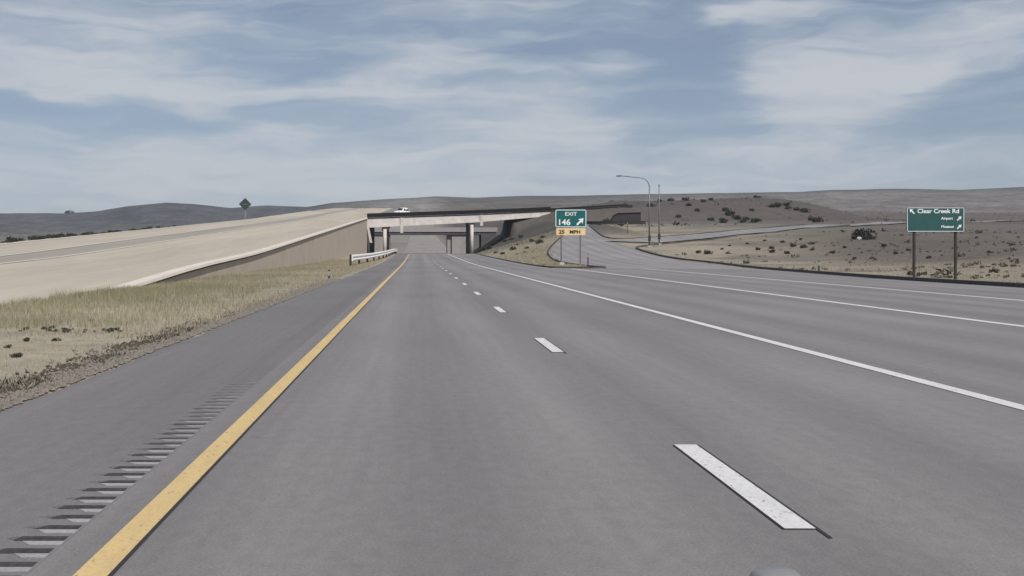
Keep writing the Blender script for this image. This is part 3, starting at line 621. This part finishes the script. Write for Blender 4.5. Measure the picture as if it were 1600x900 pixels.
# street lamp and the plain pole
def lamp_pole(x, y, ztop, label, name, cat, arm=None):
    zg = gz(x, y); t = thing(name, label, cat, (x, y, zg)); h = ztop - zg
    MB().box(-.3, .3, -.3, .3, -.4, .22).build('footing', M['concrete'], t)
    if arm:
        pts = [(0, 0, .2), (0, 0, h - 1.3)] + [(-1.3 * (1 - math.cos(a)), 0, h - 1.3 + 1.2 * math.sin(a)) for a in np.linspace(.2, math.pi / 2, 6)] + [(-arm, 0, h + .15)]
        MB().tube([pts[0], (0, 0, h * .5), pts[1]], .11, 10, .075).build('pole', M['pole'], t, True); MB().tube(pts[1:], .065, 8, .05).build('arm', M['pole'], t, True)
        MB().prism([(-arm - .75, h + .12), (-arm - .6, h + .04), (-arm - .02, h + .04), (-arm + .05, h + .12), (-arm - .05, h + .25), (-arm - .6, h + .22)], -.16, .16).build('lamp_head', M['pole'], t)
    else:
        MB().tube([(0, 0, .2), (0, 0, h * .5), (0, 0, h)], .10, 10, .06).build('pole', M['pole'], t, True)
        MB().box(-.1, .1, -.1, .1, h, h + .12).build('pole_cap', M['pole'], t)
    MB().box(-.17, .17, -.20, .0, .8, 1.5).build('service_box', M['wood'], t)
    return t
lamp_pole(30.7, 175, 11.1, 'tall grey street lamp whose curved arm reaches left over the exit road', 'street_lamp', 'street lamp', 3.7)
lamp_pole(32.9, 180, 10.2, 'plain grey pole without an arm standing right of the street lamp', 'utility_pole', 'pole')
# delineator posts
def delineator(x, y, h, label):
    z = gz(x, y); t = thing('delineator', label, 'marker post', (x, y, z)); MB().box(-.05, .05, -.02, .02, -.3, h).build('post', M['sign_back'], t); MB().box(-.045, .045, -.03, -.022, h - .3, h - .08).build('reflector', M['concrete'], t)
delineator(14.45, 112, 1.15, 'thin grey marker post standing at the gore tip right of the exit sign')
delineator(-4.4, 66, .5, 'short marker post in the left grass before the guardrail')
delineator(25.2, 83, .8, 'thin pale marker post in the right verge left of the guide sign')
delineator(34.0, 214, 1.9, 'tall dark marker post beside the exit road behind the gore sign')

# ------------------------------------------------------------------ car on the overpass
def make_car(loc, rz, label):
    t = thing('parked_car' if 0 else 'white_car', label, 'car', loc, None, rz)
    # cross-sections along the car: (y, half width low, half width top, z low, z belt, z roof)
    secs = [(-2.25, .80, .70, .42, .80, .82), (-2.1, .90, .78, .32, .90, .95), (-1.15, .93, .80, .30, 1.02, 1.08), (-.35, .93, .66, .30, 1.05, 1.74), (.3, .93, .67, .30, 1.06, 1.82), (1.3, .93, .66, .30, 1.06, 1.80), (2.0, .92, .64, .32, 1.02, 1.62), (2.28, .86, .72, .42, .98, 1.0)]
    vs = []; fs = []
    for y, a, b, zl, zb, zr in secs: vs += [(-a * .92, y, zl), (-a, y, (zl + zb) / 2), (-a * .97, y, zb), (-b, y, zr - .05), (-b * .7, y, zr), (b * .7, y, zr), (b, y, zr - .05), (a * .97, y, zb), (a, y, (zl + zb) / 2), (a * .92, y, zl)]
    n = 10
    for i in range(len(secs) - 1):
        for k in range(n): fs.append((i * n + k, i * n + (k + 1) % n, i * n + n + (k + 1) % n, i * n + n + k))
    fs += [tuple(range(n)), tuple((len(secs) - 1) * n + k for k in range(n))]
    MB().add(vs, fs).build('body', M['car'], t, True)
    MB().add([(-.78, -1.13, 1.10), (.78, -1.13, 1.10), (.60, -.40, 1.71), (-.60, -.40, 1.71)], [(0, 1, 2, 3)]).build('windscreen', M['glass'], t)
    MB().add([(-.70, 2.24, 1.06), (.70, 2.24, 1.06), (.58, 2.03, 1.55), (-.58, 2.03, 1.55)], [(0, 1, 2, 3)]).build('rear_window', M['glass'], t)
    for s in (-1, 1):
        MB().add([(s * .925, -.7, 1.08), (s * .925, 1.9, 1.08), (s * .70, 1.7, 1.62), (s * .70, -.25, 1.64)], [(0, 1, 2, 3)]).build('window', M['glass'], t)
        MB().box(min(s * .5, s * .84), max(s * .5, s * .84), -2.27, -2.16, .68, .82).build('headlight', M['chrome'], t)
        for yy in (-1.4, 1.4):
            wmb = MB().tube([(s * .74, yy, .36), (s * .95, yy, .36)], .36, 14).build('wheel', M['tyre'], t)
            MB().tube([(s * .94, yy, .36), (s * .965, yy, .36)], .22, 10).build('rim', M['chrome'], wmb)
    MB().box(-.6, .6, -2.28, -2.2, .36, .62).build('grille', M['plastic'], t)
    return t
cx = (628 - 652) / F * 318
yf, t_, s_ = deck_front(cx)
make_car((cx, 318, t_ - .02 + SL * (318 - yf)), R_(-32), 'small white car crossing the overpass deck above the highway opening')

# ------------------------------------------------------------------ hood edge of the car carrying the camera
hd = thing('car_hood', 'dark grey car hood tip with a rounded nozzle at the bottom edge of the view', 'car hood', (0.0, 1.5, 1.0))
vs = []; fs = []; nx, ny = 17, 9
for j in range(ny):
    for i in range(nx):
        u = i / (nx - 1) * 2 - 1; v = j / (ny - 1)
        vs.append((u * .72, -.75 + 1.0 * v, .105 - .03 * u * u - .13 * v - .10 * max(v - .75, 0) * 4))
for j in range(ny - 1):
    for i in range(nx - 1): fs.append((j * nx + i, j * nx + i + 1, (j + 1) * nx + i + 1, (j + 1) * nx + i))
hm = MB().add(vs, fs); 
ho = hm.build('hood_panel', M['hood'], hd, True); ho.location.z = -.055
nx0 = (1212 - 652) / F * 1.5
noz = MB(); nv = []; nf = []; na, nb = 14, 6
for j in range(nb + 1):
    ph = math.pi / 2 * j / nb
    for k in range(na):
        a = math.tau * k / na; q = math.cos(ph) ** .3
        nv.append((nx0 + .033 * q * math.copysign(abs(math.cos(a)) ** .7, math.cos(a)), .0 + .028 * q * math.sin(a), .10 + .0375 * math.sin(ph)))
for j in range(nb):
    for k in range(na): nf.append((j * na + k, j * na + (k + 1) % na, (j + 1) * na + (k + 1) % na, (j + 1) * na + k))
noz.add(nv, nf).build('washer_nozzle', M['nozzle'], hd, True)

# ------------------------------------------------------------------ vegetation
def blades(name, n, xy, hmin, hmax, wid, cols, m, hf=None, lean=1):
    pts = xy(n); n = len(pts); x, y = pts[:, 0], pts[:, 1]; z = H(x, y)
    h = rng.uniform(hmin, hmax, n) * (hf(x, y) if hf is not None else 1); a = rng.uniform(0, math.tau, n); le = rng.uniform(.1, .55, n) * h * lean; la = rng.uniform(0, math.tau, n); wv_ = wid * rng.uniform(.6, 1.5, n)
    dx, dy = np.cos(a) * wv_, np.sin(a) * wv_
    co = np.empty((n, 3, 3)); co[:, 0] = np.stack([x - dx, y - dy, z - .03], 1); co[:, 1] = np.stack([x + dx, y + dy, z - .03], 1); co[:, 2] = np.stack([x + np.cos(la) * le, y + np.sin(la) * le, z + h], 1)
    c = np.array(cols); ci = c[rng.integers(0, len(c), n)] * rng.uniform(.8, 1.2, (n, 1)); pt = .5 + fbm(x, y, 4.0, 3, 51) * 1.6
    ci = ci * (.8 + .4 * np.clip(pt, 0, 1))[:, None]
    return tag(link(name, raw_mesh(name, co.reshape(-1, 3), np.arange(3 * n).reshape(-1, 3), m, np.repeat(ci, 3, 0))), kind='stuff')
TAN = [(.36, .31, .23), (.32, .275, .195), (.28, .255, .175), (.40, .35, .27), (.24, .225, .15)]
def verge(n):     # denser where it shows largest
    y = 8 + 150 * rng.random(n) ** 2.0; x = -4.15 - 6.75 * rng.random(n)
    bare = fbm(x, y, 5, 3, 61) + .10 * (y < 32) * ((x < -4.2) & (x > -8.8)) > .17
    k = (~bare | (rng.random(n) < .25)) & ((y > 22.5) | (rng.random(n) < .40)); return np.stack([x, y], 1)[k]
blades('verge_grass', 120000, verge, .03, .10, .006, TAN, M['grass'], lambda x, y: .7 + 1.3 * sst(22, 28, y + fbm(x, y, 5, 3, 65) * 5) + .8 * np.clip(fbm(x, y, 7, 3, 66) * 3, 0, 1))
def tall(n):
    y = 25 + 34 * rng.random(n); x = -11.1 + 5.5 * rng.random(n) ** 1.4; return np.stack([x, y], 1)[(fbm(x * 1.0, y, 2.2, 3, 71) + .12 * (x < -9) > -.0)]
blades('tall_grass', 26000, tall, .08, .24, .007, [(.30, .27, .165), (.33, .29, .19), (.25, .24, .14)], M['grass'], lambda x, y: (.5 + 1.2 * np.clip(.5 + 2.4 * fbm(x, y, 2.5, 3, 72), 0, 1)) * (.65 + .6 * sst(34, 40, y) * (1 - sst(44, 52, y))))
def bank(n):
    y = 42 + 130 * rng.random(n) ** 1.4; x = -11.0 + 3.6 * rng.random(n) ** 1.3; return np.stack([x, y], 1)
blades('bank_grass', 30000, bank, .05, .16, .008, [(.27, .25, .14), (.30, .27, .16), (.235, .225, .125)], M['grass'])
def rv(n):
    y = 50 + 200 * rng.random(n) ** 1.5; x = gr(y) + .5 + (14 + y * .42) * rng.random(n) ** 1.1
    k = fbm(x, y, 9, 3, 81) > -.09 + .1 * rng.standard_normal(n) * .5; return np.stack([x, y], 1)[k]
blades('roadside_scrub', 110000, rv, .04, .18, .011, [(.30, .26, .18), (.24, .21, .16), (.20, .18, .14), (.15, .14, .11)], M['scrub'], lambda x, y: .6 + 1.3 * np.clip(fbm(x, y, 6, 3, 83) * 3, 0, 1), 1.8)
def gore(n):
    y = 112 + 140 * rng.random(n) ** 1.2; x = 11.4 + (gl(y) - 12.0) * rng.random(n); return np.stack([x, y], 1)
blades('gore_grass', 22000, gore, .06, .24, .022, TAN, M['grass'])
# loose gravel and broken edge along the shoulder
def stones(name, n, xy, smin, smax, m):
    base = np.array([(1, 0, 0), (-1, 0, 0), (0, 1, 0), (0, -1, 0), (0, 0, 1), (0, 0, -1)], float); fc = np.array([(0, 2, 4), (2, 1, 4), (1, 3, 4), (3, 0, 4), (2, 0, 5), (1, 2, 5), (3, 1, 5), (0, 3, 5)])
    pts = xy(n); n = len(pts); s = rng.uniform(smin, smax, (n, 1, 1)) * rng.uniform(.6, 1.3, (n, 6, 3)); z = H(pts[:, 0], pts[:, 1])
    co = base[None] * s; co[:, :, 2] *= .7; co[:, :, 0] += pts[:, :1]; co[:, :, 1] += pts[:, 1:2]; co[:, :, 2] += (z + .012)[:, None]
    q = (fc[None] + 6 * np.arange(n)[:, None, None]).reshape(-1, 3)
    return tag(link(name, raw_mesh(name, co.reshape(-1, 3), q, m)), kind='stuff')
def edge_xy(n):
    y = 7 + 60 * rng.random(n) ** 1.8; x = -3.86 - np.abs(rng.normal(0, .32, n)); return np.stack([x, y], 1)
stones('gravel', 11000, edge_xy, .008, .042, M['stone'])
def ey3(n):
    y = 8 + 18 * rng.random(n) ** 1.2; x = -4.2 - np.abs(rng.normal(0, .22, n)); return np.stack([x, y], 1)[fbm(x, y, .5, 2, 89) > .03]
stones('dark_clods', 2600, ey3, .015, .05, M['twig'])
def ey2(n):
    y = 8 + 24 * rng.random(n) ** 1.3; x = -4.12 - np.abs(rng.normal(0, .26, n)); return np.stack([x, y], 1)[fbm(x, y, .35, 2, 88) > .06]
blades('edge_weeds', 16000, ey2, .02, .085, .012, [(.03, .028, .022), (.05, .045, .032), (.10, .09, .065), (.36, .32, .24), (.20, .18, .14)], M['grass'], None, 3.2)

def bush_mesh(seed, n=260, sx=1, sz=.62, leaf=.11):
    r = random.Random(seed); mb = MB()
    lobes = [(r.uniform(-.55, .55), r.uniform(-.55, .55), r.uniform(.15, .5), r.uniform(.28, .5)) for _ in range(6)]
    for _ in range(n):
        lx, ly, lz, lr = r.choice(lobes); d = Vector((r.gauss(0, 1), r.gauss(0, 1), r.gauss(0, 1))).normalized() * lr * r.uniform(.55, 1.05)
        c = Vector(((lx + d.x) * sx, (ly + d.y) * sx, max(.02, (lz + d.z) * 1.25 * sz))); a = Vector((r.gauss(0, 1), r.gauss(0, 1), r.gauss(0, 1))).normalized() * leaf; b = a.cross(Vector((r.gauss(0, 1), r.gauss(0, 1), r.gauss(0, 1)))).normalized() * leaf * .7
        mb.add([c - a, c + b, c + a, c - b], [(0, 1, 2, 3)])
    return mb.mesh('foliage', M['bush'])
stem_m = MB()
for k in range(5): a = k * 1.26; stem_m.tube([(0, 0, -.15), (.12 * math.cos(a), .12 * math.sin(a), .18), (.34 * math.cos(a), .34 * math.sin(a), .45)], .035, 5, .012)
stem_m = stem_m.mesh('stem', M['twig'])
bm_ = [bush_mesh(s) for s in (1, 2, 3, 4)]
def bush(x, y, s, label, group, name='sagebrush', flat=1.0, cat='bush', i=None, z=None):
    t = thing(name, label, cat, (x, y, gz(x, y) if z is None else z), group, random.uniform(0, 6.28)); t.scale = (s, s, s * flat)
    link('foliage', bm_[random.randrange(4) if i is None else i], t); link('stem', stem_m, t); return t
def locate(px, py, y0, y1):   # where the ground meets a sight line (scan outwards from the camera)
    yy = np.arange(y0, y1, .5); xx = (px - 652) / F * yy; zz = H(xx, yy); pyy = 390 - F * (zz - 1.5) / yy
    k = np.argmax(pyy <= py) if (pyy <= py).any() else int(np.argmin(np.abs(pyy - py))); return float(xx[k]), float(yy[k])
ORD = 'first second third fourth fifth sixth seventh eighth ninth tenth eleventh twelfth thirteenth fourteenth fifteenth sixteenth seventeenth eighteenth nineteenth twentieth twenty-first twenty-second twenty-third twenty-fourth twenty-fifth twenty-sixth'.split()
for k_, (px, py, y0, y1, s) in enumerate(sorted([(868 - 60, 383, 110, 290, .5), (823, 389, 110, 290, .6), (801, 391, 110, 290, 1.0), (762, 374, 230, 300, 1.3), (790, 378, 200, 300, 1.1), (800, 375, 200, 300, 1.0), (831, 378, 120, 300, .9), (842, 381, 120, 290, 1.2), (785, 398, 110, 200, .7), (775, 396, 110, 220, .6), (815, 371, 200, 300, 1.0), (848, 372, 160, 300, .8)])):
    x, y = locate(px, py, y0, y1); bush(x, y, s * .78, 'low dark sagebrush on the tan gore slope, %s from the overpass column' % ORD[k_], 'sagebrush on the gore slope', flat=1.1)
for k_, (px, py, s) in enumerate(sorted([(1090, 396, .8), (1107, 397, 1.1), (1168, 382, .5), (1185, 391, .7), (1205, 389, .8), (1207, 395, .9), (1222, 380, .7), (1240, 386, .9), (1256, 388, 1.0), (1268, 382, .7), (1250, 375, .6), (1270, 392, .6), (1128, 390, .5), (1140, 385, .5), (1195, 377, .5), (1230, 397, .8), (1320, 388, .6), (1300, 396, .7), (1335, 405, .5), (1400, 398, .6), (1420, 392, .6), (1382, 385, .7), (1452, 404, .6), (1545, 395, .5)])):
    x, y = locate(px, py, 60, 280); bush(x, y, s * .62, 'small dark sagebrush on the tan verge behind the right kerb, %s from the lamp poles' % ORD[k_], 'sagebrush on the right verge', flat=1.15)
for k_, (px, py, s) in enumerate(sorted([(1135, 330, 1.5), (1142, 337, 2.0), (1150, 343, 1.7), (1130, 349, 1.6), (1165, 344, 1.5), (1178, 355, 1.6), (1185, 347, 1.2), (1205, 324, 1.6), (1215, 323, 1.9), (1228, 322, 1.7), (1233, 327, 1.4), (1245, 329, 1.5), (1258, 332, 1.8), (1270, 345, 1.6), (1278, 349, 1.8), (1100, 316, 1.4), (1070, 314, 1.7), (1048, 314, 1.5), (1075, 322, 1.3), (1030, 316, 1.5), (1110, 313, 1.2), (1160, 352, 1.1), (1090, 330, 1.2), (1060, 340, 1.2), (1175, 330, 1.1), (1110, 345, 1.2)])):
    x, y = locate(px, py, 275, 460); bush(x, y, s * .85, 'dark sagebrush on the brown hill above the side road, %s from the lamp poles' % ORD[k_], 'sagebrush on the brown hill', flat=1.1)
for px, py, s, lab in [(1339, 374, 1.0, 'low dark juniper bush lowest of the clump between verge and side road'), (1341, 369, 1.25, 'round dark juniper bush at the left of the clump by the side road'), (1350, 372, 1.5, 'tallest dark juniper bush of the clump below the side road'), (1358, 374, 1.1, 'round dark juniper bush at the right of the clump by the side road')]:
    x, y = locate(px, py, 60, 280); bush(x, y, s, lab, 'juniper clump by the side road', 'juniper_bush', 1.25 if 'tall' in lab else .9)
def rock(px, py, s, lab):
    x, y = locate(px, py, 60, 280); r = random.Random(int(px)); import bmesh as b_
    b = b_.new(); b_.ops.create_icosphere(b, subdivisions=2, radius=s)
    for v in b.verts: v.co *= r.uniform(.82, 1.12); v.co.z *= .7
    me = bpy.data.meshes.new('boulder'); b.to_mesh(me); b.free(); me.materials.append(M['rock']); tag(link('boulder', me, None, (x, y, gz(x, y) + s * .2)), lab, 'boulder')
rock(1342.5, 374.5, .42, 'white boulder lying in front of the dark juniper clump'); rock(1353.5, 373, .45, 'pale boulder between the two right bushes of the juniper clump')
for px, y, s, lab, nm in [(1184, 418, 1.7, 'lone dark bush standing out on the crest of the brown hill', 'ridge_bush'), (1018, 330, 1.4, 'dark bush on the bank top by the street lamp poles', 'bank_bush'), (948, 272, 1.2, 'pale dark bush by the left end of the dark bank wall', 'bank_bush')]:
    bush((px - 652) / F * y, y, s, lab, None, nm, 1.2)
bush((108 - 652) / F * 1495, 1495, 5.5, 'lone dark tree clump on the left ridge line', None, 'ridge_tree', 1.0, 'tree')
for k in range(46):
    px = 2 + k * 7.2 + random.uniform(-3, 3); y = 105 + px * .33 + random.uniform(0, 3); x = -38.6 - random.uniform(0, 2.2)
    bush(x, y, random.uniform(.45, .9) * (1.3 if k < 22 else .75), 'dark scrub bush in the line along the far edge of the pale ramp', 'scrub along the ramp edge', 'scrub_bush', .9, z=float(Wz(y)) - .30)
for k in range(26):
    x = -8.6 + 2.5 * random.random(); y = 23.6 + random.uniform(-.7, .7) + (.9 if k % 7 == 0 else 0)
    px = random.uniform(15, 195); y = 24.3 + random.uniform(-.5, .6); x = (px - 652) / F * y
    bush(x, y, random.uniform(.035, .085), 'tiny dark weed clump in the bare strip across the left verge', 'dark weed clumps on the left verge', 'weed_clump', 1.1, 'weed')
for px, py in [(42, 534), (88, 536), (12, 545), (30, 561), (22, 563), (142, 504)]:
    x, y = locate(px, py, 12, 60); bush(x, y, .08, 'tiny dark weed clump in the bare strip across the left verge', 'dark weed clumps on the left verge', 'weed_clump', 1.1, 'weed')

def clumps(name, pts, smin, smax, leaves, cols):
    n = len(pts); z = H(pts[:, 0], pts[:, 1]); sz = rng.uniform(smin, smax, n) * (1 + 1.2 * (rng.random(n) > .88))
    d = rng.standard_normal((n, leaves, 3)); d /= np.linalg.norm(d, axis=2, keepdims=True); d *= rng.uniform(.4, 1, (n, leaves, 1)); d[:, :, 2] = np.abs(d[:, :, 2]) * .75
    c = d * sz[:, None, None]; c[:, :, 0] += pts[:, :1]; c[:, :, 1] += pts[:, 1:2]; c[:, :, 2] += z[:, None]
    e = rng.standard_normal((n, leaves, 3, 3)) * (sz[:, None, None, None] * .30)
    co = (c[:, :, None, :] + e).reshape(-1, 3); cc_ = np.array(cols)[rng.integers(0, len(cols), n)] * rng.uniform(.7, 1.25, (n, 1))
    return tag(link(name, raw_mesh(name, co, np.arange(len(co)).reshape(-1, 3), M['scrub'], np.repeat(cc_, leaves * 3, 0))), kind='stuff')
def near_sage(n):
    y = 66 + 130 * rng.random(n); x = 27 + (18 + .42 * y) * rng.random(n)
    m = np.abs(fbm(x * .6 + y * .25, y, 17, 4, 17)); g = fbm(x * .5 + y * .4, y * .9, 7, 3, 92)
    return np.stack([x, y], 1)[((m < .035) | (g > .13)) & (rng.random(n) < .25 + .75 * sst(.2, .34, x / y))]
clumps('sage_scrub', near_sage(3200), .08, .24, 22, [(.085, .078, .062), (.11, .10, .078), (.14, .125, .095), (.07, .064, .052)])
def far_sage(n):
    y = 240 + 560 * rng.random(n) ** 1.3; x = 34 + .5 * y * rng.random(n); g = fbm(x + .3 * y, y * .6, 40, 4, 95)
    return np.stack([x, y], 1)[(g > .03) | (rng.random(n) < .12)]
clumps('hill_scrub', far_sage(2000), .15, .42, 12, [(.06, .056, .046), (.085, .077, .062), (.11, .098, .08)])
def slope_sage(n):
    y = 150 + 130 * rng.random(n); x = 13 + 16 * rng.random(n); return np.stack([x, y], 1)[(x < gl(y) - 1) & (fbm(x, y, 8, 3, 97) > .02)]
clumps('slope_scrub', slope_sage(380), .10, .26, 14, [(.06, .056, .046), (.09, .08, .064)])
# ------------------------------------------------------------------ the air
hz = MB().box(-7200, 7200, -60, 3100, -40, 120).mesh('haze', M['road']); hz.materials.clear()
hm_ = bpy.data.materials.new('haze_air'); hm_.use_nodes = True; t = hm_.node_tree; t.nodes.clear()
pv_ = t.nodes.new('ShaderNodeVolumePrincipled'); pv_.inputs['Color'].default_value = (.90, .94, 1.0, 1); pv_.inputs['Density'].default_value = HAZE; pv_.inputs['Anisotropy'].default_value = .3
mo = t.nodes.new('ShaderNodeOutputMaterial'); t.links.new(pv_.outputs[0], mo.inputs['Volume']); sc.cycles.volume_bounces = 2; hz.materials.append(hm_)
tag(link('haze', hz), kind='stuff')
